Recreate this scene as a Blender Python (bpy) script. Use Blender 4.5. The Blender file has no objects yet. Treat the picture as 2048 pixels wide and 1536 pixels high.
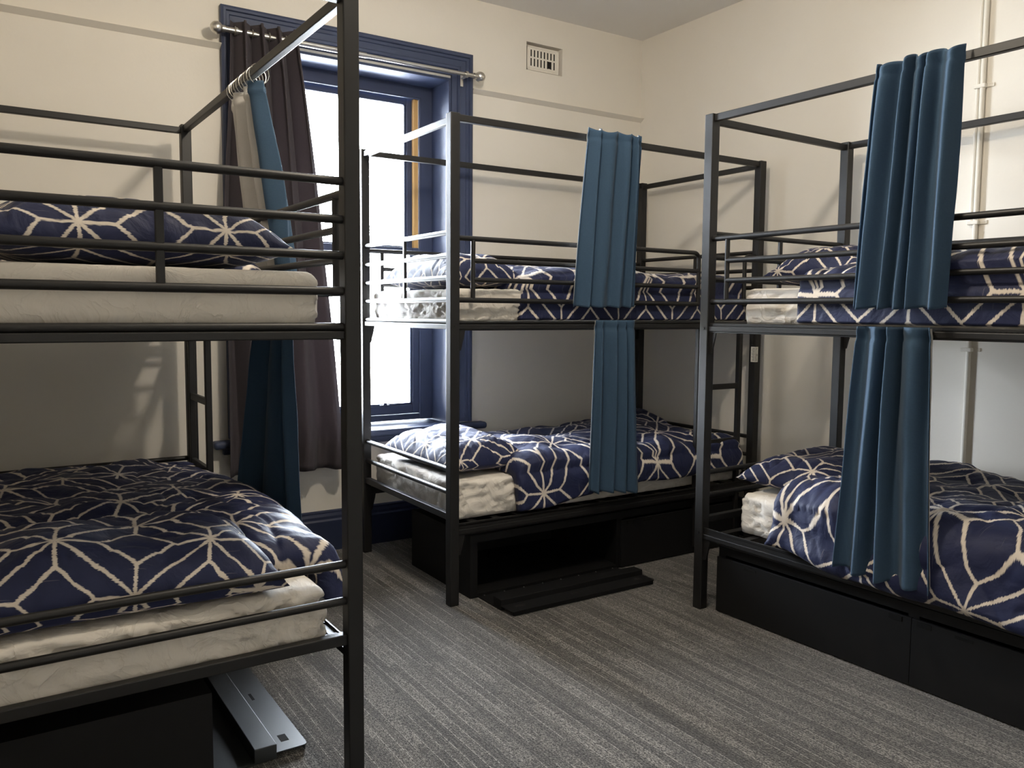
import bpy, bmesh, math, random
from mathutils import Vector, Matrix, noise
from math import sin, cos, pi, sqrt
random.seed(7)
col = bpy.context.scene.collection
SC = bpy.context.scene

# ------------------------------------------------------------ camera numbers
CAM_Z = 1.30212
F_PX = 1641.95
YAW, PITCH, ROLL = 0.57556, 0.08223, 0.0076
# room
WY, RX, CEIL = 4.235, 3.752, 3.097
LX, FY = -0.42, -1.3
# bunk measures
L, W, H, S = 1.98, 1.011, 2.144, 0.045

# ------------------------------------------------------------ materials
def mat(name):
    m = bpy.data.materials.new(name); m.use_nodes = True
    nt = m.node_tree; b = nt.nodes['Principled BSDF']
    return m, nt, b
def N(nt, t, **kw):
    n = nt.nodes.new(t)
    for k, v in kw.items():
        if k == 'inp':
            for a, c in v.items(): n.inputs[a].default_value = c
        else: setattr(n, k, v)
    return n
def M(nt, op, a, b=None, c=None, clamp=False):
    n = nt.nodes.new('ShaderNodeMath'); n.operation = op; n.use_clamp = clamp
    for i, v in enumerate((a, b, c)):
        if v is None: continue
        if isinstance(v, (int, float)): n.inputs[i].default_value = v
        else: nt.links.new(v, n.inputs[i])
    return n.outputs[0]
def mixc(nt, fac, a, b):
    n = nt.nodes.new('ShaderNodeMix'); n.data_type = 'RGBA'
    for i, v in ((0, fac), (6, a), (7, b)):
        if isinstance(v, (int, float)): n.inputs[i].default_value = v
        elif isinstance(v, tuple): n.inputs[i].default_value = v
        else: nt.links.new(v, n.inputs[i])
    return n.outputs[2]
def lin(r, g, b):
    f = lambda c: (c/255/12.92) if c/255 <= .04045 else ((c/255+.055)/1.055)**2.4
    return (f(r), f(g), f(b), 1)
def bump(nt, b, h, strength=.3, dist=.01):
    n = nt.nodes.new('ShaderNodeBump'); n.inputs['Strength'].default_value = strength; n.inputs['Distance'].default_value = dist
    nt.links.new(h, n.inputs['Height']); nt.links.new(n.outputs[0], b.inputs['Normal'])
def noise_tex(nt, vec, scale, detail=3, rough=.5, three=True):
    n = nt.nodes.new('ShaderNodeTexNoise'); n.inputs['Scale'].default_value = scale
    n.inputs['Detail'].default_value = detail; n.inputs['Roughness'].default_value = rough
    if vec: nt.links.new(vec, n.inputs['Vector'])
    return n.outputs[0]
def coord(nt, which='Object'):
    return nt.nodes.new('ShaderNodeTexCoord').outputs[which]
def mapping(nt, vec, scale=(1,1,1), loc=(0,0,0)):
    n = nt.nodes.new('ShaderNodeMapping'); n.inputs['Scale'].default_value = scale; n.inputs['Location'].default_value = loc
    nt.links.new(vec, n.inputs['Vector']); return n.outputs[0]

def simple(name, color, rough=.6, metal=0, spec=.5, bump_scale=0, bump_str=.1, var=0, sheen=0):
    m, nt, b = mat(name)
    b.inputs['Roughness'].default_value = rough; b.inputs['Metallic'].default_value = metal
    b.inputs['Specular IOR Level'].default_value = spec
    if sheen: b.inputs['Sheen Weight'].default_value = sheen
    c = coord(nt)
    v = noise_tex(nt, c, 6 if var else 3, 3)
    d = tuple(x*(1-var) for x in color[:3])+(1,)
    nt.links.new(mixc(nt, v, color, d), b.inputs['Base Color'])
    if bump_scale: bump(nt, b, noise_tex(nt, c, bump_scale, 3), bump_str, .002)
    return m
MT = {}
MT['wall'] = simple('painted_plaster', lin(228, 223, 213), .75, bump_scale=55, bump_str=.25, var=.04, spec=.3)
MT['ceiling'] = simple('ceiling_paint', lin(232, 230, 226), .85, bump_scale=60, bump_str=.15, var=.03, spec=.2)
MT['metal'] = simple('black_powder_coat', (.0095, .009, .009, 1), .46, 0, .42, bump_scale=500, bump_str=.08)
MT['box'] = simple('black_laminate', (.0055, .0055, .006, 1), .55, 0, .3, bump_scale=700, bump_str=.15)
MT['box_dark'] = simple('black_board_inside', (.006, .006, .006, 1), .8, 0, .2)
MT['navy'] = simple('navy_gloss_paint', lin(60, 69, 94), .5, 0, .35, bump_scale=30, bump_str=.2, var=.15)
MT['navy_dark'] = simple('dark_navy_paint', lin(38, 46, 72), .4, 0, .5, bump_scale=30, bump_str=.2, var=.1)
MT['chrome'] = simple('brushed_steel', (.62, .60, .56, 1), .28, 1, .5, bump_scale=200, bump_str=.05)
MT['wood'] = simple('raw_timber', lin(205, 165, 105), .7, bump_scale=50, bump_str=.3, var=.25)
MT['plate'] = simple('blue_grey_plate', (.022, .025, .027, 1), .42, 0, .8, bump_scale=400, bump_str=.05)
MT['label'] = simple('label_paper', lin(215, 213, 205), .7)
MT['ink'] = simple('label_ink', lin(50, 50, 50), .7)
MT['facade'] = simple('far_render', lin(235, 225, 205), .9, var=.1)
MT['facade_window'] = simple('far_window', lin(120, 125, 120), .5)
MT['hole'] = simple('dark_hole', (.004, .003, .003, 1), .9)

def sheet_mat():
    m, nt, b = mat('white_fitted_sheet')
    b.inputs['Roughness'].default_value = .75; b.inputs['Specular IOR Level'].default_value = .25
    b.inputs['Sheen Weight'].default_value = .15
    c = coord(nt)
    w = N(nt, 'ShaderNodeTexNoise', inp={'Scale': 7.0, 'Detail': 4.0, 'Distortion': 1.6}); nt.links.new(c, w.inputs['Vector'])
    fine = noise_tex(nt, c, 900, 2)
    b.inputs['Base Color'].default_value = lin(222, 216, 207)
    r = M(nt, 'ABSOLUTE', M(nt, 'SUBTRACT', w.outputs[0], .5))
    r = M(nt, 'POWER', M(nt, 'MULTIPLY', r, 4, clamp=True), .6)
    h = M(nt, 'ADD', M(nt, 'MULTIPLY', r, -.5), M(nt, 'MULTIPLY', fine, .03))
    bump(nt, b, h, .55, .012)
    return m
MT['sheet'] = sheet_mat()

def duvet_mat():
    m, nt, b = mat('navy_geometric_cotton')
    b.inputs['Roughness'].default_value = .62; b.inputs['Specular IOR Level'].default_value = .3
    b.inputs['Sheen Weight'].default_value = .04
    uv = coord(nt, 'UV')
    jig = N(nt, 'ShaderNodeTexNoise', inp={'Scale': 9.0, 'Detail': 2.0}); nt.links.new(uv, jig.inputs['Vector'])
    s = N(nt, 'ShaderNodeSeparateXYZ'); nt.links.new(uv, s.inputs[0])
    U = .182
    wob = M(nt, 'MULTIPLY', M(nt, 'SUBTRACT', jig.outputs[0], .5), .07)
    x = M(nt, 'PINGPONG', M(nt, 'ADD', M(nt, 'DIVIDE', M(nt, 'ADD', s.outputs[0], 50*U), U), wob), 1)
    y = M(nt, 'PINGPONG', M(nt, 'SUBTRACT', M(nt, 'DIVIDE', M(nt, 'ADD', s.outputs[1], 50*U), U), wob), 1)
    a = M(nt, 'MAXIMUM', x, y); c = M(nt, 'MINIMUM', x, y)
    J = .5
    d1 = M(nt, 'MULTIPLY', M(nt, 'SUBTRACT', a, c), .707)
    d2 = M(nt, 'MULTIPLY', M(nt, 'ABSOLUTE', M(nt, 'SUBTRACT', M(nt, 'SUBTRACT', a, c), J)), .707)
    d3 = M(nt, 'ADD', c, M(nt, 'MULTIPLY', M(nt, 'GREATER_THAN', a, J+.04), 5))
    d4 = M(nt, 'ADD', M(nt, 'SUBTRACT', 1, a), M(nt, 'MULTIPLY', M(nt, 'LESS_THAN', c, 1-J-.04), 5))
    dm = M(nt, 'MINIMUM', M(nt, 'MINIMUM', d1, d2), M(nt, 'MINIMUM', d3, d4))
    # ragged ikat edge, stretched one way
    st = mapping(nt, uv, (260, 40, 1))
    rag = noise_tex(nt, st, 1.0, 1)
    broad = noise_tex(nt, uv, 6, 2)
    width = M(nt, 'ADD', -.004, M(nt, 'ADD', M(nt, 'MULTIPLY', rag, .050), M(nt, 'MULTIPLY', broad, .030)))
    mask = M(nt, 'MULTIPLY', M(nt, 'SUBTRACT', width, dm), 60, clamp=True)
    thread = noise_tex(nt, mapping(nt, uv, (700, 9, 1), (3, 7, 0)), 1.0, 0)
    sc = M(nt, 'MULTIPLY', M(nt, 'GREATER_THAN', thread, .83), .35)
    mask = M(nt, 'MAXIMUM', mask, sc)
    var = noise_tex(nt, uv, 14, 3)
    navy = mixc(nt, var, lin(24, 31, 61), lin(33, 40, 76))
    cl = mixc(nt, mask, navy, lin(212, 202, 190))
    nt.links.new(cl, b.inputs['Base Color'])
    c = coord(nt)
    w = N(nt, 'ShaderNodeTexNoise', inp={'Scale': 9.0, 'Detail': 4.0, 'Distortion': 1.0}); nt.links.new(c, w.inputs['Vector'])
    bump(nt, b, w.outputs[0], .5, .02)
    return m
MT['duvet'] = duvet_mat()

def curtain_mat(name, c1, c2, trans=0., weave=900):
    m, nt, b = mat(name)
    b.inputs['Roughness'].default_value = .8; b.inputs['Specular IOR Level'].default_value = .2
    b.inputs['Sheen Weight'].default_value = .08; b.inputs['Sheen Roughness'].default_value = .5
    c = coord(nt)
    w1 = noise_tex(nt, mapping(nt, c, (900, 900, 60)), 1.0, 2)
    w2 = noise_tex(nt, mapping(nt, c, (70, 70, 900)), 1.0, 2)
    f = M(nt, 'MULTIPLY', M(nt, 'ADD', w1, w2), .5)
    nt.links.new(mixc(nt, f, c1, c2), b.inputs['Base Color'])
    bump(nt, b, f, .25, .002)
    if trans:
        tr = N(nt, 'ShaderNodeBsdfTranslucent'); tr.inputs[0].default_value = c2
        mx = N(nt, 'ShaderNodeMixShader'); mx.inputs[0].default_value = trans
        out = nt.nodes['Material Output']
        nt.links.new(b.outputs[0], mx.inputs[1]); nt.links.new(tr.outputs[0], mx.inputs[2]); nt.links.new(mx.outputs[0], out.inputs[0])
    return m
MT['teal'] = curtain_mat('teal_blue_weave', lin(40, 62, 86), lin(68, 92, 114), .13)
MT['lining'] = curtain_mat('grey_lining', lin(175, 172, 168), lin(200, 197, 192), .1)
MT['charcoal'] = curtain_mat('charcoal_velvet', lin(58, 56, 60), lin(88, 80, 84), .25)

def carpet_mat():
    m, nt, b = mat('striped_grey_carpet')
    b.inputs['Roughness'].default_value = .95; b.inputs['Specular IOR Level'].default_value = .1
    b.inputs['Sheen Weight'].default_value = .3
    c = coord(nt)
    s = N(nt, 'ShaderNodeSeparateXYZ'); nt.links.new(c, s.inputs[0])
    X, Y = s.outputs[0], s.outputs[1]
    def rows(wd, ln, seed):
        r = M(nt, 'FLOOR', M(nt, 'DIVIDE', M(nt, 'ADD', X, seed), wd))
        wn = N(nt, 'ShaderNodeTexWhiteNoise', noise_dimensions='1D'); nt.links.new(r, wn.inputs['W'])
        k = M(nt, 'FLOOR', M(nt, 'ADD', M(nt, 'DIVIDE', Y, ln), M(nt, 'MULTIPLY', wn.outputs[0], 7)))
        wn2 = N(nt, 'ShaderNodeTexWhiteNoise', noise_dimensions='2D')
        cb = N(nt, 'ShaderNodeCombineXYZ'); nt.links.new(r, cb.inputs[0]); nt.links.new(k, cb.inputs[1]); nt.links.new(cb.outputs[0], wn2.inputs['Vector'])
        return wn2.outputs[0]
    A = rows(.034, .62, 3.1); B = rows(.052, .45, 9.7)
    def line(p, wd, ph):
        f = M(nt, 'FRACT', M(nt, 'DIVIDE', M(nt, 'ADD', X, ph), p))
        return M(nt, 'LESS_THAN', M(nt, 'ABSOLUTE', M(nt, 'SUBTRACT', f, .5)), wd/p/2)
    seg = noise_tex(nt, mapping(nt, c, (28, 2.2, 1)), 1, 1)
    l1 = M(nt, 'MULTIPLY', line(.034, .0035, 3.1+.017), M(nt, 'GREATER_THAN', seg, .47))
    l2 = M(nt, 'MULTIPLY', line(.0113, .002, 3.1), .22)
    base = M(nt, 'ADD', M(nt, 'MULTIPLY', A, .55), M(nt, 'MULTIPLY', B, .45))
    base = M(nt, 'POWER', base, 1.9)
    sn = N(nt, 'ShaderNodeVectorMath', operation='FLOOR'); nt.links.new(mapping(nt, c, (390, 230, 1)), sn.inputs[0])
    wn = N(nt, 'ShaderNodeTexWhiteNoise', noise_dimensions='2D'); nt.links.new(sn.outputs[0], wn.inputs['Vector'])
    sp = noise_tex(nt, c, 160, 2, .7)
    sp2 = M(nt, 'ADD', M(nt, 'MULTIPLY', M(nt, 'POWER', wn.outputs[0], 1.4), .95), M(nt, 'MULTIPLY', M(nt, 'SUBTRACT', sp, .5), .9))
    val = M(nt, 'ADD', M(nt, 'ADD', M(nt, 'MULTIPLY', base, .52), .17), M(nt, 'ADD', M(nt, 'MULTIPLY', l1, 1.0), l2))
    val = M(nt, 'MULTIPLY', val, M(nt, 'ADD', .05, M(nt, 'MULTIPLY', sp2, 1.55)))
    cl = mixc(nt, M(nt, 'MINIMUM', val, 1.), lin(20, 18, 18), lin(150, 146, 140))
    nt.links.new(cl, b.inputs['Base Color'])
    bump(nt, b, M(nt, 'ADD', sp, M(nt, 'MULTIPLY', l1, .3)), .8, .004)
    return m
MT['carpet'] = carpet_mat()
def glass_mat():
    m, nt, b = mat('window_glass')
    g = N(nt, 'ShaderNodeBsdfGlossy', inp={'Roughness': .02}); t = N(nt, 'ShaderNodeBsdfTransparent')
    fr = N(nt, 'ShaderNodeFresnel', inp={'IOR': 1.45}); mx = N(nt, 'ShaderNodeMixShader')
    nt.links.new(fr.outputs[0], mx.inputs[0]); nt.links.new(t.outputs[0], mx.inputs[1]); nt.links.new(g.outputs[0], mx.inputs[2])
    nt.links.new(mx.outputs[0], nt.nodes['Material Output'].inputs[0]); return m
MT['glass'] = glass_mat()

# ------------------------------------------------------------ mesh helpers
def T(v): return Vector(v)
class MB:
    """collects shapes into one bmesh"""
    def __init__(s): s.bm = bmesh.new(); s.boxy = True
    def box(s, a, b, bev=0.0, seg=2):
        a, b = T(a), T(b)
        lo = Vector(map(min, a, b)); hi = Vector(map(max, a, b))
        r = bmesh.ops.create_cube(s.bm, size=1)
        vs = r['verts']
        for v in vs: v.co = Vector((lo[i] + (v.co[i]+.5)*(hi[i]-lo[i]) for i in range(3)))
        if bev:
            es = list({e for v in vs for e in v.link_edges})
            bmesh.ops.bevel(s.bm, geom=es, offset=bev, segments=seg, affect='EDGES', profile=.5)
        return s
    def tube(s, pts, r, n=12, closed=False, cap=True):
        s.boxy = False
        pts = [T(p) for p in pts]; m = len(pts)
        rings = []; prev = None
        for i, p in enumerate(pts):
            if closed: t = (pts[(i+1) % m]-pts[i-1]).normalized()
            else:
                t = (pts[min(i+1, m-1)]-pts[max(i-1, 0)]).normalized()
            if prev is None:
                ref = Vector((0, 0, 1)) if abs(t.z) < .9 else Vector((1, 0, 0))
                u = t.cross(ref).normalized()
            else: u = (prev - t*prev.dot(t)).normalized()
            prev = u; v = t.cross(u)
            rr = r(i/(m-1)) if callable(r) else r
            rings.append([s.bm.verts.new(p+u*cos(2*pi*k/n)*rr+v*sin(2*pi*k/n)*rr) for k in range(n)])
        for i in range(m if closed else m-1):
            A, B = rings[i], rings[(i+1) % m]
            for k in range(n): s.bm.faces.new((A[k], A[(k+1) % n], B[(k+1) % n], B[k]))
        if cap and not closed:
            s.bm.faces.new(rings[0][::-1]); s.bm.faces.new(rings[-1])
        return s
    def sphere(s, c, r, seg=24):
        s.boxy = False
        mtx = Matrix.Translation(T(c))
        bmesh.ops.create_uvsphere(s.bm, u_segments=seg, v_segments=seg//2, radius=r, matrix=mtx); return s
    def prism(s, poly, axis, a, b):
        """extrude a 2D polygon (list of pairs) along axis 0/1/2 from a to b"""
        def P(p, t):
            q = list(p); q.insert(axis, t); return Vector(q)
        A = [s.bm.verts.new(P(p, a)) for p in poly]; B = [s.bm.verts.new(P(p, b)) for p in poly]
        n = len(poly)
        for i in range(n): s.bm.faces.new((A[i], A[(i+1) % n], B[(i+1) % n], B[i]))
        s.bm.faces.new(A[::-1]); s.bm.faces.new(B); return s
    def mesh(s, name, smooth=True, angle=35):
        bmesh.ops.recalc_face_normals(s.bm, faces=s.bm.faces)
        me = bpy.data.meshes.new(name); s.bm.to_mesh(me); s.bm.free()
        if smooth:
            for p in me.polygons: p.use_smooth = True
            try: me.set_sharp_from_angle(angle=math.radians(angle))
            except Exception: pass
        return me
    def build(s, name, m, parent=None, smooth=None, angle=35):
        if smooth is None: smooth = not s.boxy
        me = s.mesh(name, smooth, angle)
        return link(name, me, m, parent)
def link(name, me, m, parent=None):
    if m is not None: me.materials.append(m)
    o = bpy.data.objects.new(name, me); col.objects.link(o)
    if parent is not None: o.parent = parent
    return o
def empty(name, loc=(0, 0, 0), rz=0):
    o = bpy.data.objects.new(name, None); col.objects.link(o); o.location = loc; o.rotation_euler = (0, 0, rz)
    o.empty_display_size = .1; return o
def tag(o, label=None, cat=None, group=None, kind=None):
    if label: o['label'] = label
    if cat: o['category'] = cat
    if group: o['group'] = group
    if kind: o['kind'] = kind
    return o
def copy_tree(o, parent=None):
    c = o.copy(); col.objects.link(c)
    if parent is not None: c.parent = parent
    for ch in list(o.children): copy_tree(ch, c)
    return c
def recentre(me):
    """moves the vertices so that the origin is the middle of the base; returns the offset"""
    xs = [v.co for v in me.vertices]
    c = Vector(((min(v.x for v in xs)+max(v.x for v in xs))/2, (min(v.y for v in xs)+max(v.y for v in xs))/2, min(v.z for v in xs)))
    me.transform(Matrix.Translation(-c)); return c

# the three places a bunk stands: origin at the head corner on the ladder side, rotation
PLACE = {'A': ((0.86629, 2.0844), pi/2+0.00926), 'B': ((1.70002, 3.10953), 0.0), 'C': ((2.62024, 2.55009), -pi/2+0.03057)}
def place_matrix(k):
    (x, y), a = PLACE[k]
    return Matrix.Translation((x, y, 0)) @ Matrix.Rotation(a, 4, 'Z')
def put(k, name, me, m, label, cat, group=None, kids=()):
    """links a mesh given in bunk coordinates as a top-level thing"""
    off = recentre(me)
    o = link(name, me, m)
    o.matrix_world = place_matrix(k) @ Matrix.Translation(off)
    tag(o, label, cat, group)
    for (nm, kme, km) in kids:
        kme.transform(Matrix.Translation(-off)); link(nm, kme, km, o)
    return o

# ------------------------------------------------------------ room shell
def struct(o): o['kind'] = 'structure'; return o
b = MB(); b.box((LX-.15, FY-.15, -.12), (RX+.15, WY+.3, 0)); struct(b.build('floor', MT['carpet'], smooth=False))
b = MB(); b.box((LX-.15, FY-.15, CEIL), (RX+.15, WY+.35, CEIL+.12)); struct(b.build('ceiling', MT['ceiling'], smooth=False))
OX0, OX1, OZ0, OZ1 = 1.166, 2.312, .60, 2.63      # window opening
YB = WY+.30
V0, V1, VZ0, VZ1 = 2.832, 3.10, 2.765, 2.93       # vent recess
b = MB()
def wb(x0, x1, z0, z1, y0=WY): b.box((x0, y0, z0), (x1, YB, z1))
wb(LX-.15, OX0, 0, CEIL); wb(OX1, V0, 0, CEIL); wb(V1, RX+.15, 0, CEIL)
wb(OX0, OX1, 0, OZ0); wb(OX0, OX1, OZ1, CEIL)
wb(V0, V1, 0, VZ0); wb(V0, V1, VZ1, CEIL); wb(V0, V1, VZ0, VZ1, WY+.05)
struct(b.build('wall_back', MT['wall'], smooth=False))
b = MB(); b.box((RX, FY-.15, 0), (RX+.15, WY, CEIL)); struct(b.build('wall_right', MT['wall'], smooth=False))
b = MB(); b.box((LX-.15, FY-.15, 0), (LX, WY, CEIL)); struct(b.build('wall_left', MT['wall'], smooth=False))
b = MB(); b.box((LX, FY-.15, 0), (RX, FY, CEIL)); struct(b.build('wall_front', MT['wall'], smooth=False))
# baseboards: deep navy, moulded top
prof = [(0, 0), (.022, 0), (.022, .165), (.016, .175), (.016, .19), (.010, .205), (.010, .215), (0, .222)]
b = MB(); b.prism([(WY-p, z) for p, z in prof], 0, LX, RX-.03)
struct(b.build('baseboard_back', MT['navy_dark'], smooth=False))
b = MB(); b.prism([(RX-p, z) for p, z in prof], 1, FY+.03, WY)
struct(b.build('baseboard_right', MT['navy_dark'], smooth=False))
# picture rail: thin painted moulding
def prail(x0, x1, name):
    b = MB(); b.prism([(WY, 2.590), (WY-.036, 2.590), (WY-.036, 2.588), (WY-.002, 2.567), (WY, 2.567)], 0, x0, x1)
    struct(b.build(name, MT['wall'], smooth=False))
prail(LX, 1.036, 'trim_1'); prail(2.448, RX, 'trim_2')

# ------------------------------------------------------------ window
win = empty('window_1', (1.739, WY, .6)); struct(win)
def wpart(name, mb, m, parent=None, smooth=False):
    me = mb.mesh(name, smooth)
    me.transform(Matrix.Translation((-1.739, -WY, -.6)))
    return link(name, me, m, parent or win)
# architrave with stepped moulding, mitred corners
AX0, AX1, AZ1 = 1.036, 2.443, 2.775
steps = [(0, .030), (.012, .036), (.022, .036), (.026, .026), (.040, .026), (.044, .020), (.075, .018), (.080, .024), (.094, .024), (.098, .014), (.128, .012)]
b = MB()
def ring(off, pr): return [Vector((AX0+off, WY-pr, .655)), Vector((AX0+off, WY-pr, AZ1-off)), Vector((AX1-off, WY-pr, AZ1-off)), Vector((AX1-off, WY-pr, .655))]
rows_ = [[b.bm.verts.new(p) for p in ring(0, 0)]] + [[b.bm.verts.new(p) for p in ring(o, pr)] for o, pr in steps] + [[b.bm.verts.new(p) for p in ring(.130, 0)]]
for i in range(len(rows_)-1):
    for k in range(3): b.bm.faces.new((rows_[i][k], rows_[i][k+1], rows_[i+1][k+1], rows_[i+1][k]))
wpart('architrave', b, MT['navy'])
# reveal lining
b = MB(); t = .014; YF = WY+.205
b.box((OX0, WY-.006, .64), (OX0+t, YF+.08, OZ1)); b.box((OX1-t, WY-.006, .64), (OX1, YF+.08, OZ1)); b.box((OX0+t, WY-.006, OZ1-t), (OX1-t, YF+.08, OZ1))
wpart('reveal_lining', b, MT['navy'])
# frame behind the reveal
b = MB(); fx0, fx1 = OX0+t, OX1-t
b.box((fx0, YF, .655), (fx0+.075, YF+.045, OZ1-t)); b.box((fx1-.075, YF, .655), (fx1, YF+.045, OZ1-t)); b.box((fx0+.075, YF, OZ1-.085), (fx1-.075, YF+.045, OZ1-t))
b.box((fx0+.075, YF+.005, .655), (fx1-.075, YF+.06, .69), .004)
b.box((fx1-.083, YF-.004, .66), (fx1-.073, YF+.012, OZ1-.08), .003); b.box((fx0+.073, YF-.004, .66), (fx0+.083, YF+.012, OZ1-.08), .003)
b.box((fx0+.07, YF-.004, OZ1-.09), (fx1-.07, YF+.012, OZ1-.08), .003)
wpart('window_frame', b, MT['navy'])
sx0, sx1 = fx0+.078, fx1-.078
def sash(y, z0, z1, rb, rt, st, nm):
    b = MB()
    b.box((sx0, y, z0), (sx0+st, y+.035, z1), .004); b.box((sx1-st, y, z0), (sx1, y+.035, z1), .004)
    b.box((sx0+st, y, z0), (sx1-st, y+.035, z0+rb), .004); b.box((sx0+st, y, z1-rt), (sx1-st, y+.035, z1), .004)
    # glazing bead
    e = .012
    b.box((sx0+st, y+.008, z0+rb), (sx0+st+e, y+.03, z1-rt), .003); b.box((sx1-st-e, y+.008, z0+rb), (sx1-st, y+.03, z1-rt), .003)
    b.box((sx0+st, y+.008, z0+rb), (sx1-st, y+.03, z0+rb+e), .003)
    o = wpart(nm, b, MT['navy'])
    g = MB(); g.box((sx0+st, y+.016, z0+rb), (sx1-st, y+.02, z1-rt)); wpart('pane', g, MT['glass'], o)
    return o
lo = sash(YF+.012, .692, 1.680, .052, .040, .045, 'sash')
b = MB(); b.box((1.96, YF+.002, .745), (2.02, YF+.012, .752), .002).box((1.98, YF-.006, .748), (2.0, YF+.008, .765), .003); wpart('sash_catch', b, MT['navy_dark'], lo)
sash(YF+.052, 1.640, 2.560, .040, .048, .062, 'sash')
b = MB(); b.box((sx1-.030, YF+.020, 1.66), (sx1-.002, YF+.05, 2.545), .003); wpart('timber_bead', b, MT['wood'])
b = MB(); b.box((sx1+.001, YF+.008, 1.64), (sx1+.012, YF+.02, 2.545), .003); wpart('sash_cord', b, MT['label'])
# sill with rounded nose
b = MB(); b.box((AX0-.085, WY-.075, .610), (AX1+.085, WY+.002, .650), .017, 4); b.box((OX0, WY-.03, .612), (OX1, YF+.08, .650), .002)
b.box((AX0-.03, WY-.028, .575), (AX1+.03, WY+.002, .612), .006)
wpart('window_sill', b, MT['navy'], smooth=True)

# ------------------------------------------------------------ wall fittings
# vent
v = empty('air_vent', ((V0+V1)/2, WY+.05, VZ0)); tag(v, 'small recessed plaster air vent high on the back wall right of window', 'vent')
b = MB(); cx = 0
hw, hh = (V1-V0)/2-.006, (VZ1-VZ0)-.006
slots = []
for i in range(8):
    x = -.095+i*.0245
    slots += [(x-.004, x+.004, .030, .075), (x-.004, x+.004, .085, .125)]
b.box((-hw+.006, -.036, .004), (hw-.016, -.020, hh-.012))
for p in (0, .008): b.box((-hw+.010+p, -.040-p*.3, .008+p), (hw-.020-p, -.036, hh-.016-p))
for o_ in (-hw+.006, hw-.024): b.box((o_, -.044, .004), (o_+.008, -.030, hh-.012), .002)
b.box((-hw+.006, -.044, .004), (hw-.016, -.030, .012), .002); b.box((-hw+.006, -.044, hh-.020), (hw-.016, -.030, hh-.012), .002)
b.build('grille', MT['wall'], v, smooth=False)
b = MB()
for (x0, x1, z0, z1) in slots: b.box((x0, -.0436, z0), (x1, -.036, z1))
b.box((.030, -.0438, .032), (.053, -.036, .074)); b.build('slot', MT['hole'], v, smooth=False)
# conduit
v = empty('conduit_pipe', (RX, 1.985, 0)); tag(v, 'thin painted conduit pipe running up the right wall', 'pipe')
b = MB(); b.tube([(-.013, 0, .02), (-.013, 0, CEIL-.01)], .0105, 14); b.tube([(-.010, .022, 1.72), (-.010, .022, CEIL-.01)], .008, 10); b.build('pipe', MT['wall'], v)
for z in (2.309, 1.716, 1.15):
    b = MB(); b.box((-.026, -.016, z-.009), (-.0005, .034, z+.009), .004).box((-.005, -.045, z-.008), (-.0005, -.01, z+.008), .001); b.build('clip', MT['wall'], v)
# ------------------------------------------------------------ curtain rod and window curtain
RY, RZ = WY-.09, 2.640
v = empty('curtain_rod', (1.74, RY, RZ)); tag(v, 'brushed steel curtain rod with ball finials above the window', 'curtain rod')
b = MB(); b.tube([(-.70, 0, 0), (.02, 0, 0)], .0135, 16); b.build('rod', MT['chrome'], v)
b = MB(); b.tube([(.02, 0, 0), (.675, 0, 0)], .0105, 16); b.build('rod', MT['chrome'], v)
for sx, ex in ((-1, -.70), (1, .675)):
    b = MB(); b.sphere((ex+sx*.040, 0, 0), .030); b.tube([(ex, 0, 0), (ex+sx*.016, 0, 0)], .017, 16); b.build('finial', MT['chrome'], v)
    bx = ex-sx*.05
    b = MB(); b.tube([(bx, .09-.036, -.012), (bx, .0, -.012)], .006, 10); b.box((bx-.009, .052, -.055), (bx+.009, .055, .012), .001)
    b.tube([(bx-.008, 0, 0), (bx+.008, 0, 0)], .018, 16); b.build('bracket', MT['chrome'], v)

def cloth_sheet(fn, nu, nv, shift=0., thick=.003):
    """closed thin cloth from a function (t,v)->Vector; t across, v down"""
    bm = bmesh.new()
    P = [[fn(i/nu, j/nv) for j in range(nv+1)] for i in range(nu+1)]
    def nrm(i, j):
        a = P[min(i+1, nu)][j]-P[max(i-1, 0)][j]; c = P[i][min(j+1, nv)]-P[i][max(j-1, 0)]
        n = a.cross(c); return n.normalized() if n.length > 1e-9 else Vector((0, 0, 1))
    F = [[bm.verts.new(P[i][j]+nrm(i, j)*shift) for j in range(nv+1)] for i in range(nu+1)]
    Bk = [[bm.verts.new(P[i][j]+nrm(i, j)*(shift+thick)) for j in range(nv+1)] for i in range(nu+1)]
    for i in range(nu):
        for j in range(nv):
            bm.faces.new((F[i][j], F[i+1][j], F[i+1][j+1], F[i][j+1])); bm.faces.new((Bk[i][j], Bk[i][j+1], Bk[i+1][j+1], Bk[i+1][j]))
    for i in range(nu):
        bm.faces.new((F[i][0], Bk[i][0], Bk[i+1][0], F[i+1][0])); bm.faces.new((F[i][nv], F[i+1][nv], Bk[i+1][nv], Bk[i][nv]))
    for j in range(nv):
        bm.faces.new((F[0][j], F[0][j+1], Bk[0][j+1], Bk[0][j])); bm.faces.new((F[nu][j], Bk[nu][j], Bk[nu][j+1], F[nu][j+1]))
    bmesh.ops.recalc_face_normals(bm, faces=bm.faces)
    me = bpy.data.meshes.new('cloth'); bm.to_mesh(me); bm.free()
    for p in me.polygons: p.use_smooth = True
    return me
def nz(x, y=0., z=0.): return noise.noise(Vector((x, y, z)))
def lerp(a, b, t): return a+(b-a)*t
def smooth(a, b, x):
    t = max(0, min(1, (x-a)/(b-a))); return t*t*(3-2*t)

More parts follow.
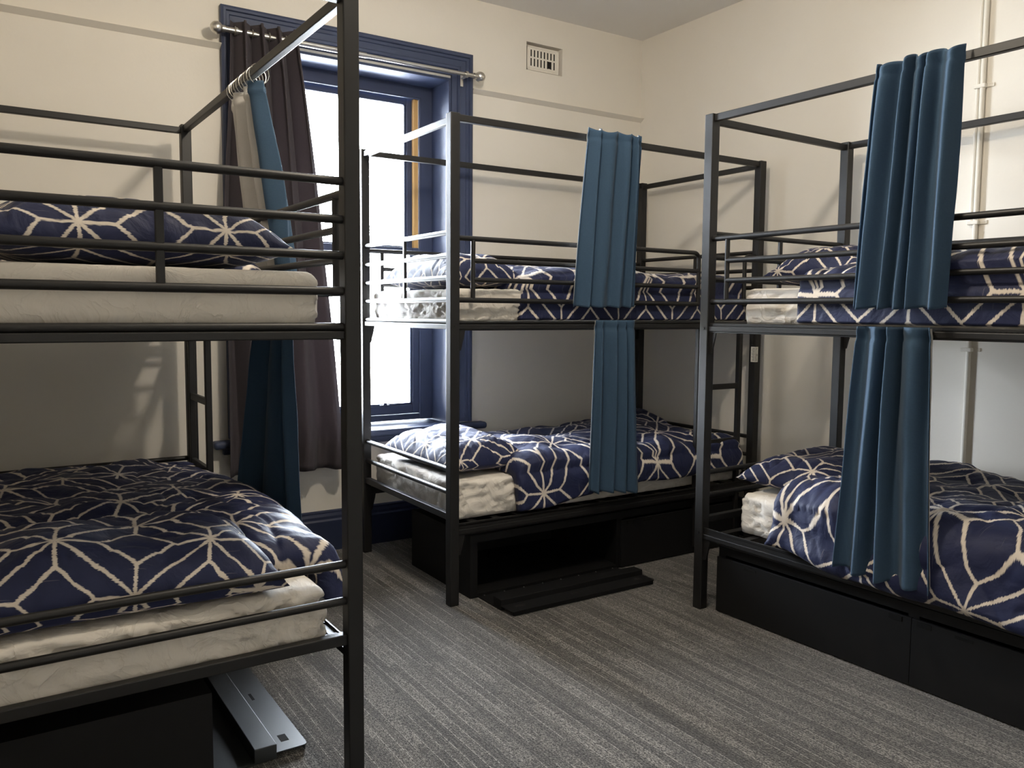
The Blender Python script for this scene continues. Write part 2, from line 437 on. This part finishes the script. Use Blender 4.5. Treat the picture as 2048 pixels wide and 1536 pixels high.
# charcoal eyelet curtain, pushed to the left of the window
def charcoal(t, v_):
    z = lerp(RZ+.045, .475, v_)
    x0 = lerp(1.065, 1.015, smooth(0, .5, v_)) ; x1 = lerp(1.385, 1.615, v_**.8)
    n = 4.0
    ph = 2*pi*n*t
    amp = lerp(.045, .040, v_)*(1-.35*smooth(.62, .95, t)*smooth(.15, .5, v_))
    x = lerp(x0, x1, t**lerp(1, 1.05, v_)) + .012*sin(2*ph)*(1-v_) + .02*nz(t*3, v_*2, 5)*v_
    y = RY - .002 + amp*sin(ph+.35*nz(t*2, v_*1.5, 1)*v_*3) + .008*nz(t*9, v_*5, 9)
    y -= .035*smooth(.3, .8, v_)
    y = min(y, WY-.045-.045*smooth(.4, .8, v_))
    if v_ > .9: z += .012*nz(t*5, 0, 3); y += .006*sin(ph*3+v_*40)
    return Vector((x, y, z))
me = cloth_sheet(charcoal, 260, 70); off = recentre(me)
o = link('window_curtain', me, MT['charcoal']); o.location = off
tag(o, 'long charcoal eyelet curtain gathered at left side of the window', 'curtain')
for k in range(8):
    t = (k+.5)/8
    c = charcoal(t, .02); x = c.x
    b = MB(); b.tube([(x-off.x, RY-off.y+.019*cos(a*pi/8), RZ-off.z+.019*sin(a*pi/8)) for a in range(16)], .003, 8, closed=True)
    b.build('eyelet', MT['chrome'], o)

# ------------------------------------------------------------ the bunk bed
def make_bunk():
    root = empty('bunk_bed')
    def part(name, mb, m='metal', parent=None): return mb.build(name, MT[m], parent or root)
    for l in (0, L-S):
        for w in (0, W-S):
            p = part('post', MB().box((l, w, 0), (l+S, w+S, H), .0035))
            if l == 0 and w == 0: head_post = p
    c = S/2
    # canopy rails, flat rectangular tube just under the post tops
    for w in (c, W-c): part('top_rail', MB().box((S-.001, w-.013, H-.033), (L-S+.001, w+.013, H-.003), .003))
    for l in (c, L-c): part('top_rail', MB().box((l-.013, S-.001, H-.040), (l+.013, W-S+.001, H-.012), .003))
    r = .0115
    # end panels, upper: four rails, centre upright, bottom tube
    for l in (c, L-c):
        for z in (1.645, 1.545, 1.450, 1.355, 1.2595): part('end_rail', MB().tube([(l, S-.002, z), (l, W-S+.002, z)], r))
        part('end_upright', MB().box((l-.007, .5-.010, 1.355), (l+.007, .5+.010, 1.645), .003))
        for z in (.607, .504): part('end_rail', MB().tube([(l, S-.002, z), (l, W-S+.002, z)], r))
        part('end_beam', MB().box((l-.014, S-.001, 1.2265), (l+.014, W-S+.001, 1.249), .003))
        part('end_beam', MB().box((l-.014, S-.001, .381), (l+.014, W-S+.001, .412), .003))
    # side beams (angle section with a lip)
    for zb, zt in ((1.221, 1.262), (.312, .368)):
        for w, sg in ((.012, 1), (W-.012, -1)):
            mb = MB(); mb.box((S-.001, w, zb), (L-S+.001, w+sg*.006, zt), .001); mb.box((S-.001, w, zt-.014), (L-S+.001, w+sg*.030, zt-.008), .001)
            mb.box((S-.001, w-sg*.006, zb+.006), (L-S+.001, w+sg*.002, zb+.028), .003)
            part('side_beam', mb)
            for l in (S, L-S):
                d = 1 if l == S else -1
                mb = MB(); mb.prism([(l, zb+.004), (l+d*.034, zb+.004), (l+d*.030, zb-.020), (l+d*.014, zb-.085), (l, zb-.090)], 1, w+sg*.001, w+sg*.009)
                part('bracket', mb)
        for i in range(15):
            l = .12+i*.124
            part('slat', MB().box((l, .02, zt-.008), (l+.035, W-.02, zt-.004), .001))
    for (w, z) in ((0, 1.240), (0, .345)):
        for l in (c, L-c): part('bolt', MB().tube([(l, w-.003, z), (l, w+.002, z)], .006, 10))
    # long guards: ladder side stops short of the ladder, wall side runs through
    def arc(cx_, cz_, rr, a0, a1, w, n=7): return [(cx_+rr*cos(lerp(a0, a1, i/n)), w, cz_+rr*sin(lerp(a0, a1, i/n))) for i in range(n+1)]
    zt, zb = 1.621, 1.354
    def guard(w, l_end):
        part('guard_rail', MB().tube([(S-.002, w, zt)]+arc(l_end-.035, zt-.035, .035, pi/2, 0, w)+[(l_end, w, zb+.03)]+[(l_end, w, zb)], r))
        part('guard_rail', MB().tube([(S-.002, w, zb), (l_end+.002, w, zb)], r))
        part('guard_rail', MB().tube([(.123, w, 1.526), (l_end, w, 1.526)], r*.95)); part('guard_rail', MB().tube([(.123, w, 1.443), (l_end, w, 1.443)], r*.95))
        part('guard_upright', MB().tube([(.123, w, zt), (.123, w, zb)], r*.9))
    guard(c, 1.500)
    part('guard_handle', MB().tube([(L-S+.002, c, zt)]+arc(1.853+.035, zt-.035, .035, pi/2, pi, c)+[(1.853, c, zb+.03), (1.853, c, zb)], r))
    part('guard_rail', MB().tube([(1.853, c, zb), (L-S+.002, c, zb)], r))
    w = W-c
    part('guard_rail', MB().tube([(S-.002, w, zt), (L-S+.002, w, zt)], r)); part('guard_rail', MB().tube([(S-.002, w, zb), (L-S+.002, w, zb)], r))
    part('guard_rail', MB().tube([(.123, w, 1.526), (L-.123, w, 1.526)], r*.95)); part('guard_rail', MB().tube([(.123, w, 1.443), (L-.123, w, 1.443)], r*.95))
    for l in (.123, L-.123, L/2): part('guard_upright', MB().tube([(l, w, zt), (l, w, zb)], r*.9))
    # ladder
    lad = []
    for l in (1.512, 1.829): lad.append(part('ladder_rail', MB().box((l, .046, .04), (l+.027, .071, 1.262), .003) if False else MB().box((l, .020, .04), (l+.027, .046, 1.2225), .003)))
    for z in (.905, .602, .30): lad.append(part('rung', MB().box((1.538, .023, z-.015), (1.830, .043, z+.015), .003)))
    return root, head_post, lad
bunk, hp, ladder = make_bunk()
def set_bunk(o, k, label):
    (x, y), a = PLACE[k]; o.location = (x, y, 0); o.rotation_euler = (0, 0, a); tag(o, label, 'bunk bed', 'black bunk beds')
bB = copy_tree(bunk); bC = copy_tree(bunk)
set_bunk(bunk, 'A', 'black metal bunk bed nearest on the left, its end rails toward us')
set_bunk(bB, 'B', 'black metal bunk bed along back wall beside the window')
set_bunk(bC, 'C', 'black metal bunk bed along the right wall with conduit behind')
for o in ladder: o.location.x = .062
# maker's label on the ladder-end post of the middle bunk
b = MB(); b.box((L-S-.0007, -.0007, 1.035), (L-S, .030, 1.120)); b.box((L-S-.0007, -.0007, 1.035), (L-S+.022, 0, 1.120))
st = b.build('post_sticker', MT['label'], bB, smooth=False); tag(st, 'white printed sticker wrapped round the post')
b = MB()
for i in range(11):
    z = 1.112-i*.0068; a_ = random.uniform(.006, .012); w_ = random.uniform(.018, .026)
    b.box((L-S-.0012, a_*.3, z-.0012), (L-S-.0006, w_, z+.0012)); b.box((L-S+.001, -.0012, z-.0012), (L-S+random.uniform(.008, .019), -.0006, z+.0012))
b.build('print', MT['ink'], st, smooth=False)

# ------------------------------------------------------------ storage boxes under the bunks
def make_box():
    root = empty('storage_box')
    Lb, Db, Hb, t = 1.76, .60, .292, .018
    b = MB(); b.box((0, 0, 0), (t, Db, Hb)).box((Lb-t, 0, 0), (Lb, Db, Hb)).box((t, Db-t, 0), (Lb-t, Db, Hb)).box((t, 0, 0), (Lb-t, Db-t, t))
    b.box((t, 0, Hb-t), (Lb-t, Db-t, Hb)).box((Lb/2-t/2, 0.002, t), (Lb/2+t/2, Db-t, Hb-t)); b.box((t, 0, Hb-.035), (Lb-t, t, Hb-t))
    b.box((t, 0, t), (t+.02, t, Hb-.035)); b.box((Lb-t-.02, 0, t), (Lb-t, t, Hb-.035)); b.box((Lb/2-.02, 0, t), (Lb/2+.02, t, Hb-.035))
    b.build('carcass', MT['box'], root, smooth=False)
    return root, Lb, Db, Hb, t
def door_closed(root, l0, l1, Hb, slot_l):
    b = MB(); b.box((l0+.001, -.014, .006), (l1-.001, -.001, Hb-.045), .0012)
    d = b.build('door', MT['box'], root, smooth=False)
    b = MB(); b.box((slot_l-.025, -.0155, Hb-.068), (slot_l+.025, -.0138, Hb-.050), .0006); b.build('lock_slot', MT['box_dark'], d, smooth=False)
    b = MB(); b.box((l0+.15, -.0155, Hb-.066), (l0+.21, -.0138, Hb-.056), .0006); b.build('lock_slot', MT['box_dark'], d, smooth=False)
    return d
def door_open(root, l0, l1, m):
    """folded steel flap lying on the carpet: flat sheet, raised channel, lip with two slots"""
    z0 = .003
    b = MB()
    # hinge strip and inner sheet
    b.box((l0, -.135, z0), (l1, -.004, z0+.004)).box((l0, -.200, z0), (l1, -.135, z0+.045), .002)
    # lip with rounded corners and openings, built round the slots
    y0, y1 = -.292, -.198; r = .014
    n = 5; pts = []
    for i in range(n+1): a = pi+pi/2*i/n; pts.append((l0+r+r*cos(a), y0+r+r*sin(a)))
    for i in range(n+1): a = -pi/2+pi/2*i/n; pts.append((l1-r+r*cos(a), y0+r+r*sin(a)))
    pts += [(l1, y1), (l0, y1)]
    b.prism(pts, 2, z0+.016, z0+.020)
    b.box((l0+.01, y0+.004, z0), (l1-.01, y0+.008, z0+.017))
    d = b.build('door', MT[m], root, smooth=False)
    for (a0, a1, q0, q1) in ((l0+.050, l0+.092, -.252, -.228), (l0+.36, l0+.41, -.240, -.231), (l1-.092, l1-.050, -.252, -.228)):
        h = MB(); h.box((a0, q0, z0+.0195), (a1, q1, z0+.0206), .0004); h.build('lock_slot', MT['hole'], d, smooth=False)
    for i in range(8):
        x = lerp(l0+.03, l1-.03, i/7)
        h = MB(); h.tube([(x, -.010, z0+.003), (x, -.010, z0+.0065)], .0035, 10); h.build('rivet', MT['chrome'], d)
    return d
def box_at(k, l, w, label):
    root, Lb, Db, Hb, t = make_box(); BX = root
    root.matrix_world = place_matrix(k) @ Matrix.Translation((l, w, 0))
    tag(root, label, 'storage box', 'under-bed storage boxes')
    return root, Lb, Hb
r_, Lb, Hb = box_at('A', .11, .385, 'black storage box under left bunk, grey flap folded open'); d_ = door_open(r_, .095, .86, 'plate'); tag(d_, 'grey folded metal flap lying open on carpet'); door_closed(r_, Lb/2, Lb, Hb, Lb/2+.09)
r_, Lb, Hb = box_at('B', .128, .046, 'black storage box under back wall bunk, its front flap down'); door_open(r_, .04, .86, 'box'); door_closed(r_, Lb/2, Lb, Hb, Lb/2+.06)
r_, Lb, Hb = box_at('C', .093, .060, 'closed black storage box under the right wall bunk'); door_closed(r_, 0, Lb/2, Hb, Lb/2-.06); door_closed(r_, Lb/2, Lb, Hb, Lb/2+.045)

# ------------------------------------------------------------ mattresses
def mattress(l0, l1, w0, w1, z0, z1, seed, r=.030, wr=1.0):
    nx, ny, nzn = 110, 60, 14
    bm = bmesh.new(); cache = {}
    def vert(i, j, k):
        key = (i, j, k)
        if key in cache: return cache[key]
        p = Vector((lerp(l0, l1, i/nx), lerp(w0, w1, j/ny), lerp(z0, z1, k/nzn)))
        q = Vector((max(l0+r, min(l1-r, p.x)), max(w0+r, min(w1-r, p.y)), max(z0+r, min(z1-r, p.z))))
        d = p-q
        if d.length > 1e-6: p = q+d.normalized()*r if (abs(d.x) > 1e-6)+(abs(d.y) > 1e-6)+(abs(d.z) > 1e-6) > 1 else p
        n = d.normalized() if d.length > 1e-6 else Vector((0, 0, 1))
        side = 1-abs(n.z)
        a = nz(p.x*2.5+seed, p.y*2.5, p.z*5); bb = nz(p.x*7+3*a+seed, p.y*7, p.z*12+a*2); cc = abs(nz(p.x*13+seed+5*bb, p.y*13-4*a, p.z*22))
        h = (.004*a + .005*bb - .011*max(0, .2-cc)/.2*(.4+1.3*abs(a)))*wr
        p = p + n*h*(side*1.0+.35)
        if k == 0: p.z = z0+max(0, .002*a)
        cache[key] = bm.verts.new(p); return cache[key]
    for i in range(nx):
        for j in range(ny):
            bm.faces.new((vert(i, j, nzn), vert(i+1, j, nzn), vert(i+1, j+1, nzn), vert(i, j+1, nzn))); bm.faces.new((vert(i, j, 0), vert(i, j+1, 0), vert(i+1, j+1, 0), vert(i+1, j, 0)))
    for i in range(nx):
        for k in range(nzn):
            bm.faces.new((vert(i, 0, k), vert(i+1, 0, k), vert(i+1, 0, k+1), vert(i, 0, k+1))); bm.faces.new((vert(i, ny, k), vert(i, ny, k+1), vert(i+1, ny, k+1), vert(i+1, ny, k)))
    for j in range(ny):
        for k in range(nzn):
            bm.faces.new((vert(0, j, k), vert(0, j, k+1), vert(0, j+1, k+1), vert(0, j+1, k))); bm.faces.new((vert(nx, j, k), vert(nx, j+1, k), vert(nx, j+1, k+1), vert(nx, j, k+1)))
    bmesh.ops.recalc_face_normals(bm, faces=bm.faces)
    me = bpy.data.meshes.new('mattress'); bm.to_mesh(me); bm.free()
    for p in me.polygons: p.use_smooth = True
    return me
UZ0, UZ1, DZ0, DZ1 = 1.262, 1.407, .372, .543
MG = 'mattresses in fitted sheets'
put('A', 'mattress', mattress(.052, 1.93, .090, .955, UZ0, UZ1, 1, .035, .5), MT['sheet'], 'smooth white sheeted mattress on top of the left bunk', 'mattress', MG)
put('A', 'mattress', mattress(.045, 1.93, .085, .955, DZ0, DZ1, 2, .035, 1.3), MT['sheet'], 'wrinkled white sheeted mattress on lower level of left bunk', 'mattress', MG)
put('B', 'mattress', mattress(.052, 1.93, .062, .945, UZ0, UZ1, 3, .022, 1.4), MT['sheet'], 'white sheeted mattress on top of the back wall bunk', 'mattress', MG)
put('B', 'mattress', mattress(.052, 1.93, .056, .945, DZ0, DZ1, 4, .025, 1.6), MT['sheet'], 'creased white sheeted mattress on lower level of back wall bunk', 'mattress', MG)
put('C', 'mattress', mattress(.185, 1.93, .060, .945, UZ0, UZ1, 5, .03, 1.1), MT['sheet'], 'white sheeted mattress on top of the right wall bunk', 'mattress', MG)
put('C', 'mattress', mattress(.170, 1.93, .075, .945, DZ0, DZ1, 6, .038, 1.2), MT['sheet'], 'white sheeted mattress on lower level of right wall bunk', 'mattress', MG)

# ------------------------------------------------------------ duvets
def grid_mesh_uv(top, bot, UV, nu, nv):
    bm = bmesh.new(); uvl = bm.loops.layers.uv.new('UVMap')
    A = [[bm.verts.new(top[i][j]) for j in range(nv+1)] for i in range(nu+1)]
    Bq = [[bm.verts.new(bot[i][j]) if 0 < i < nu and 0 < j < nv else A[i][j] for j in range(nv+1)] for i in range(nu+1)]
    def face(G, ids):
        vs = [G[i][j] for i, j in ids]
        if len(set(vs)) < 3: return
        try: f = bm.faces.new(vs)
        except ValueError: return
        for lp, (i, j) in zip(f.loops, ids): lp[uvl].uv = UV[i][j]
    for i in range(nu):
        for j in range(nv):
            face(A, ((i, j), (i+1, j), (i+1, j+1), (i, j+1))); face(Bq, ((i, j), (i, j+1), (i+1, j+1), (i+1, j)))
    bmesh.ops.recalc_face_normals(bm, faces=bm.faces)
    me = bpy.data.meshes.new('quilt'); bm.to_mesh(me); bm.free()
    for p in me.polygons: p.use_smooth = True
    return me
def duvet(l0, l1, wf, wb, zt, hem, seed, T0=.075, lumps=(), flare=0., uvo=(0, 0), maxout=None, wrinkle=1., headskew=0., rotuv=0.):
    nu, nv = 170, 170; r = .05
    top = []; bot = []; UV = []
    for i in range(nu+1):
        u = i/nu; rt, rb, ru = [], [], []
        for j in range(nv+1):
            v_ = j/nv
            lb = lerp(l0, l1, u)
            hm = hem(lb) if callable(hem) else hem
            drop = zt-hm-r; arc_ = r*pi/2; flat = wb-wf-r; S_ = drop+arc_+flat
            s = v_*S_
            l = lb + (headskew*(wb-wf)*v_)*(1-u) + .018*nz(v_*4, seed, u*2)*(1-u) + .012*nz(u*5, v_*3, seed)
            if s < drop:
                q = 1-s/drop; w = wf-flare*q*q; z = hm+s; n = Vector((0, -1, flare*.5)).normalized()
            elif s < drop+arc_:
                a = (s-drop)/r; w = wf+r-r*cos(a); z = zt-r+r*sin(a); n = Vector((0, -cos(a), sin(a)))
            else:
                w = wf+r+(s-drop-arc_); z = zt; n = Vector((0, 0, 1))
            wv = .012*nz(lb*5, seed+3)
            # distance to the rim in metres gives the rounded quilt edge
            d = min(u*(l1-l0)*1.0, (1-u)*(l1-l0), v_*S_, (1-v_)*S_)
            e = sqrt(max(0, 1-(1-min(d/.065, 1))**2))
            puff = 1+.45*nz(lb*3.1+seed, s*3.3, seed)+.25*nz(lb*7, s*6.5, seed*2)
            big = sum(a_*math.exp(-((l-cl)/sl)**2-((w-cw)/sw)**2) for cl, cw, a_, sl, sw in lumps)
            # creases: ridged noise, direction drifting
            rx = lb*5+2.2*nz(lb*1.5, s*1.5, seed); ry = s*9+2.5*nz(lb*2, s*1.2, seed+8)
            rid = 1-abs(nz(rx, ry, seed))*3.0
            cre = max(0, rid)**2*.009*wrinkle
            rid2 = 1-abs(nz(lb*16+3*nz(s*4, lb*4), s*7, seed+4))*2.6
            cre += max(0, rid2)**2*.004*wrinkle
            th = T0*puff + (big if n.z > .5 else big*max(0, n.z))
            h = max(0, e*(th-cre*1.0))+.002
            if n.z < .7 and maxout is not None: h = min(h, maxout+.25*(h-maxout) if h > maxout else h); h = min(h, maxout*1.12)
            P0 = Vector((l, w, z)); rt.append(P0+n*(h+.004)); rb.append(P0+n*.003)
            cu, su = cos(rotuv), sin(rotuv); uu, vv = lb+uvo[0]+.02*nz(lb*2, s*2, seed), s+uvo[1]
            ru.append((uu*cu-vv*su, uu*su+vv*cu))
        top.append(rt); bot.append(rb); UV.append(ru)
    return grid_mesh_uv(top, bot, UV, nu, nv)
DG = 'navy geometric duvets'
put('A', 'duvet', duvet(.56, 1.90, .11, .93, UZ1, 1.33, 11, .06, ((.9, .5, .04, .3, .3),), uvo=(.1, .05), maxout=.028), MT['duvet'],
    'navy geometric duvet on the top level of left bunk, behind its pillow', 'duvet', DG)
def hemA(l): return .43+.05*nz(l*3, 2)+.02*smooth(.9, 1.2, l)
put('A', 'duvet', duvet(.20, 1.90, .050, .95, DZ1, hemA, 12, .080, ((.62, .20, .050, .30, .22), (1.3, .75, .03, .4, .3), (1.0, .45, .03, .2, .5)), flare=.035, uvo=(.03, .02), headskew=.16, rotuv=.2), MT['duvet'],
    'navy geometric duvet spilling over the side of lower left bunk', 'duvet', DG)
def hemB1(l): return 1.266
put('B', 'duvet', duvet(.385, 1.90, .072, .94, UZ1, hemB1, 13, .085, ((.80, .42, .075, .28, .28), (1.5, .5, .03, .4, .4)), uvo=(.12, .03), maxout=.024, headskew=-.06), MT['duvet'],
    'navy geometric duvet on top level of the back wall bunk', 'duvet', DG)
def hemB2(l): return lerp(.375, .43, smooth(.5, .95, l))+.012*nz(l*4, 8)
put('B', 'duvet', duvet(.37, 1.88, .052, .94, DZ1, hemB2, 14, .075, ((.60, .30, .060, .22, .25), (1.75, .80, .075, .35, .25), (1.3, .3, .03, .3, .3)), flare=.01, uvo=(.05, .10), maxout=.045, headskew=-.05), MT['duvet'],
    'navy geometric duvet on lower level of the back wall bunk', 'duvet', DG)
put('C', 'duvet', duvet(.455, 1.90, .070, .94, UZ1, lambda l: 1.268, 15, .085, ((.95, .45, .06, .35, .3),), uvo=(.0, .08), maxout=.024, wrinkle=.9), MT['duvet'],
    'navy geometric duvet on top level of the right wall bunk', 'duvet', DG)
def hemC(l): return lerp(.385, .335, smooth(.45, .8, l))+.015*nz(l*4, 3)
put('C', 'duvet', duvet(.40, 1.90, .040, .94, DZ1, hemC, 16, .080, ((.62, .25, .050, .25, .28), (.72, .88, .060, .16, .12), (1.4, .5, .03, .4, .4)), flare=.045, uvo=(.08, .0), rotuv=.12), MT['duvet'],
    'navy geometric duvet hanging over the beam of lower right bunk', 'duvet', DG)

# ------------------------------------------------------------ pillows
def pillow(l, w, z, hx=.235, hy=.36, t=.085, seed=0, rz=0, tilt=0, uvo=(0, 0), rotuv=0., low=.38, ex=.62):
    n = 70; top = []; bot = []; UV = []
    R = Matrix.Rotation(rz, 3, 'Z') @ Matrix.Rotation(tilt, 3, 'Y')
    for i in range(n+1):
        a = -1+2*i/n; rt, rb, ru = [], [], []
        for j in range(n+1):
            c = -1+2*j/n
            px = hx*a*(1-.10*(1-c*c)*abs(a)**3*0 - .06*(1-abs(c)**2)*a*a); py = hy*c*(1-.07*(1-a*a)*c*c)
            e = max(0, (1-a**4))**ex*max(0, (1-c**4))**ex
            rid = max(0, 1-abs(nz(a*3+seed, c*4, seed+1.5*nz(a*2, c*2, seed)))*3.5)
            edge = 1-min(1, (1-max(abs(a), abs(c)))/.45)
            wrk = rid*rid*(.006+.010*edge)
            h = t*e*(1+.25*nz(a*1.6+seed, c*1.6, seed))-wrk*min(1, e*2)
            h = max(h, 0)+.0015
            hb = t*low*e
            p = R @ Vector((px, py, h+low*t)); q = R @ Vector((px, py, low*t-hb))
            base = Vector((l, w, z))
            rt.append(p+base); rb.append(q+base)
            ext = max(0, t-h)*.75; uu, vv = px+a*abs(a)*ext+uvo[0], py+c*abs(c)*ext+uvo[1]; cu, su = cos(rotuv), sin(rotuv)
            ru.append((uu*cu-vv*su, uu*su+vv*cu))
        top.append(rt); bot.append(rb); UV.append(ru)
    me = grid_mesh_uv(top, bot, UV, n, n)
    return me
PG = 'navy geometric pillows'
put('A', 'pillow', pillow(.315, .52, UZ1+.006, .25, .365, .125, 1, .03, uvo=(.10, .02), rotuv=0), MT['duvet'], 'plump navy geometric pillow on top level of the left bunk', 'pillow', PG)
put('A', 'pillow', pillow(.300, .60, DZ1+.008, .262, .41, .155, 2, -.03, uvo=(.53, .20), rotuv=.1, low=.13, ex=.5), MT['duvet'], 'large navy geometric pillow on lower level of left bunk', 'pillow', PG)
put('B', 'pillow', pillow(.255, .48, UZ1+.006, .205, .36, .120, 3, .0, uvo=(.16, .10)), MT['duvet'], 'navy geometric pillow on top level of the back wall bunk', 'pillow', PG)
put('B', 'pillow', pillow(.265, .46, DZ1+.006, .215, .37, .120, 4, .03, uvo=(.02, .22)), MT['duvet'], 'window-lit navy geometric pillow on lower level of back wall bunk', 'pillow', PG)
put('C', 'pillow', pillow(.405, .52, UZ1+.006, .215, .36, .125, 5, .05, uvo=(.20, .05)), MT['duvet'], 'navy geometric pillow on top level of the right wall bunk', 'pillow', PG)
put('C', 'pillow', pillow(.330, .50, DZ1+.006, .230, .37, .110, 6, .05, uvo=(.08, .14)), MT['duvet'], 'navy geometric pillow on lower level of right wall bunk', 'pillow', PG)

# ------------------------------------------------------------ bunk curtains
def bed_curtain(k, lt, lb_, zt, zb, w_top, w_bot, n, amp, seed, label, skew=0., mat_='teal', hem=0., pinch=.0, over=0.):
    """hangs on the ladder side; lt, lb_: (from, to) along the rail at top and at the hem"""
    def fn(t, v_):
        z = lerp(zt, zb, v_) + hem*v_*(t-.5)
        a0 = lerp(lt[0], lb_[0], v_**.85); a1 = lerp(lt[1], lb_[1], v_**.85)
        tt = t + .045*sin(2*pi*1.5*t+seed)*(1-.3*v_) + .02*sin(2*pi*3.3*t+2*seed)
        l = lerp(a0, a1, tt)
        ph = 2*pi*n*t + .9*nz(t*2.2, v_*1.3, seed)*min(1, v_*2) + skew*v_
        am = 1.3*amp*lerp(.85, 1.0, smooth(0, .25, v_))*(1+.45*nz(t*2.5, v_*.8, seed+5))
        sh = sin(ph)+.30*sin(.5*ph+seed)+.12*sin(2*ph+v_*2)+.25*nz(t*7, v_*1.4, seed+2)+.10*nz(t*16, v_*5, seed)
        l += .12*am*cos(ph)*lerp(1.0, .5, v_)
        w = lerp(w_top, (w_bot if not isinstance(w_bot, tuple) else lerp(w_bot[0], w_bot[1], t)), v_) + am*sh*.9
        if v_ < .06 and over:
            z += (.010*nz(t*6, 0, seed)+.008*sin(ph+.6))*(1-v_/.06)
            w += over*(1-v_/.06)*.4
        # heading tape pinch
        w += .006*math.exp(-((v_-.045)/.012)**2)*1.0
        return Vector((l, w, z+.004*sin(ph)*v_))
    return cloth_sheet(fn, 220, 80, thick=.003), fn
CG = 'teal bunk privacy curtains'
def put_curtain(k, args, label, lining=None):
    me, fn = args
    kids = []
    if lining:
        kids.append(('lining', cloth_sheet(lambda t, v_: fn(lerp(lining[0], lining[1], t), lerp(.004, .985, v_)), 200, 60, shift=.0045, thick=.0015), MT['lining']))
    return put(k, 'bed_curtain', me, MT['teal'], label, 'curtain', CG, kids)
put_curtain('B', bed_curtain('B', (.705, 1.065), (.635, 1.035), 2.158, 1.330, -.040, -.034, 4.3, .017, 21, '', over=.01), 'teal curtain on the top rail of back wall bunk', (.02, .98))
put_curtain('B', bed_curtain('B', (.770, 1.020), (.735, 1.050), 1.268, .425, -.034, -.046, 4.2, .016, 22, '', hem=-.03), 'teal curtain hanging across lower level of back wall bunk', (.02, .98))
put_curtain('C', bed_curtain('C', (.815, 1.085), (.760, 1.070), 2.148, 1.325, -.046, -.048, 5.2, .022, 23, '', over=.01), 'teal curtain on the top rail of right wall bunk', (.02, .98))
put_curtain('C', bed_curtain('C', (.785, 1.030), (.760, 1.095), 1.262, .395, -.034, -.085, 3.6, .030, 24, '', hem=.0), 'teal curtain hanging across lower level of right wall bunk', (.02, .98))
# left bunk: upper curtain seen from its lining side, hung on rings
me, fn = bed_curtain('A', (.80, 1.10), (.60, 1.02), 2.085, 1.30, .012, -.035, 3.2, .030, 25, '')
kids = [('lining', cloth_sheet(lambda t, v_: fn(lerp(.30, 1.0, t), lerp(.003, .985, v_)), 180, 60, shift=.0045, thick=.0015), MT['lining'])]
up = put('A', 'bed_curtain', me, MT['teal'], 'teal curtain with grey lining hung on rings from the left bunk', 'curtain', CG, kids)
inv = up.matrix_world.inverted()
for i in range(10):
    l = .815+i*.032+random.uniform(-.005, .005); c_ = H-.030
    tl = random.uniform(-.25, .25)
    b = MB(); b.tube([(l+.010*sin(a*pi/9)*tl*3, S/2+.034*cos(a*pi/9), c_+.034*sin(a*pi/9)-.006) for a in range(18)], .0016, 6, closed=True)
    rme = b.mesh('ring'); rme.transform(inv @ place_matrix('A')); link('ring', rme, MT['chrome'], up)
me, fn = bed_curtain('A', (.62, 1.00), (.97, 1.38), 1.258, .455, -.035, (-.185, -.04), 2.3, .026, 26, '', hem=.0)
put('A', 'bed_curtain', me, MT['teal'], 'teal curtain flaring down beside lower level of left bunk', 'curtain', CG)

# ------------------------------------------------------------ outside
out = empty('building', (3.0, 16.0, -4)); tag(out, 'pale building across the street seen through lower window pane', 'building')
b = MB(); b.box((-14, 0, 0), (14, 6, 3.9)); b.box((-14, -.15, 3.75), (14, .05, 4.0)); b.build('facade', MT['facade'], out, smooth=False)
for i in range(9):
    for z in (.3, 2.2):
        b = MB(); b.box((-13+i*3, -.05, z), (-11.9+i*3, .05, z+1.2)); b.build('window', MT['facade_window'], out, smooth=False)

# ------------------------------------------------------------ light
wd = bpy.data.worlds.new('sky'); SC.world = wd; wd.use_nodes = True
bg = wd.node_tree.nodes['Background']; bg.inputs[0].default_value = (.82, .90, 1.0, 1); bg.inputs[1].default_value = 100.0
def light(name, kind, loc, energy, color, **kw):
    d = bpy.data.lights.new(name, kind); d.energy = energy; d.color = color
    for k, v in kw.items(): setattr(d, k, v)
    o = bpy.data.objects.new(name, d); col.objects.link(o); o.location = loc; return o
light('ceiling_lamp', 'POINT', (1.40, 1.95, 2.82), 66, (1.0, .88, .71), shadow_soft_size=.07)
p = light('window_portal', 'AREA', (1.739, WY+.29, 1.62), 1, (1, 1, 1), shape='RECTANGLE', size=1.1, size_y=2.0)
p.data.cycles.is_portal = True; p.rotation_euler = (math.radians(-90), 0, 0)

# ------------------------------------------------------------ camera
cam = bpy.data.cameras.new('camera'); co = bpy.data.objects.new('camera', cam); col.objects.link(co)
fw = Vector((sin(YAW)*cos(PITCH), cos(YAW)*cos(PITCH), -sin(PITCH))); rt = Vector((cos(YAW), -sin(YAW), 0)); up_ = rt.cross(fw)
r2 = rt*cos(ROLL)+up_*sin(ROLL); u2 = -rt*sin(ROLL)+up_*cos(ROLL)
mw = Matrix((r2, u2, -fw)).transposed().to_4x4(); mw.translation = (0, 0, CAM_Z); co.matrix_world = mw
cam.sensor_width = 36; cam.sensor_fit = 'HORIZONTAL'; cam.lens = F_PX/2048*36; cam.shift_y = -7.93/2048; cam.shift_x = -.57/2048; cam.clip_start = .02
SC.camera = co
vs = SC.view_settings; vs.view_transform = 'Standard'; vs.look = 'None'; vs.gamma = 1; vs.exposure = 0.12; vs.use_curve_mapping = False
SC.cycles.max_bounces = 10; SC.cycles.diffuse_bounces = 6; SC.cycles.sample_clamp_indirect = 8
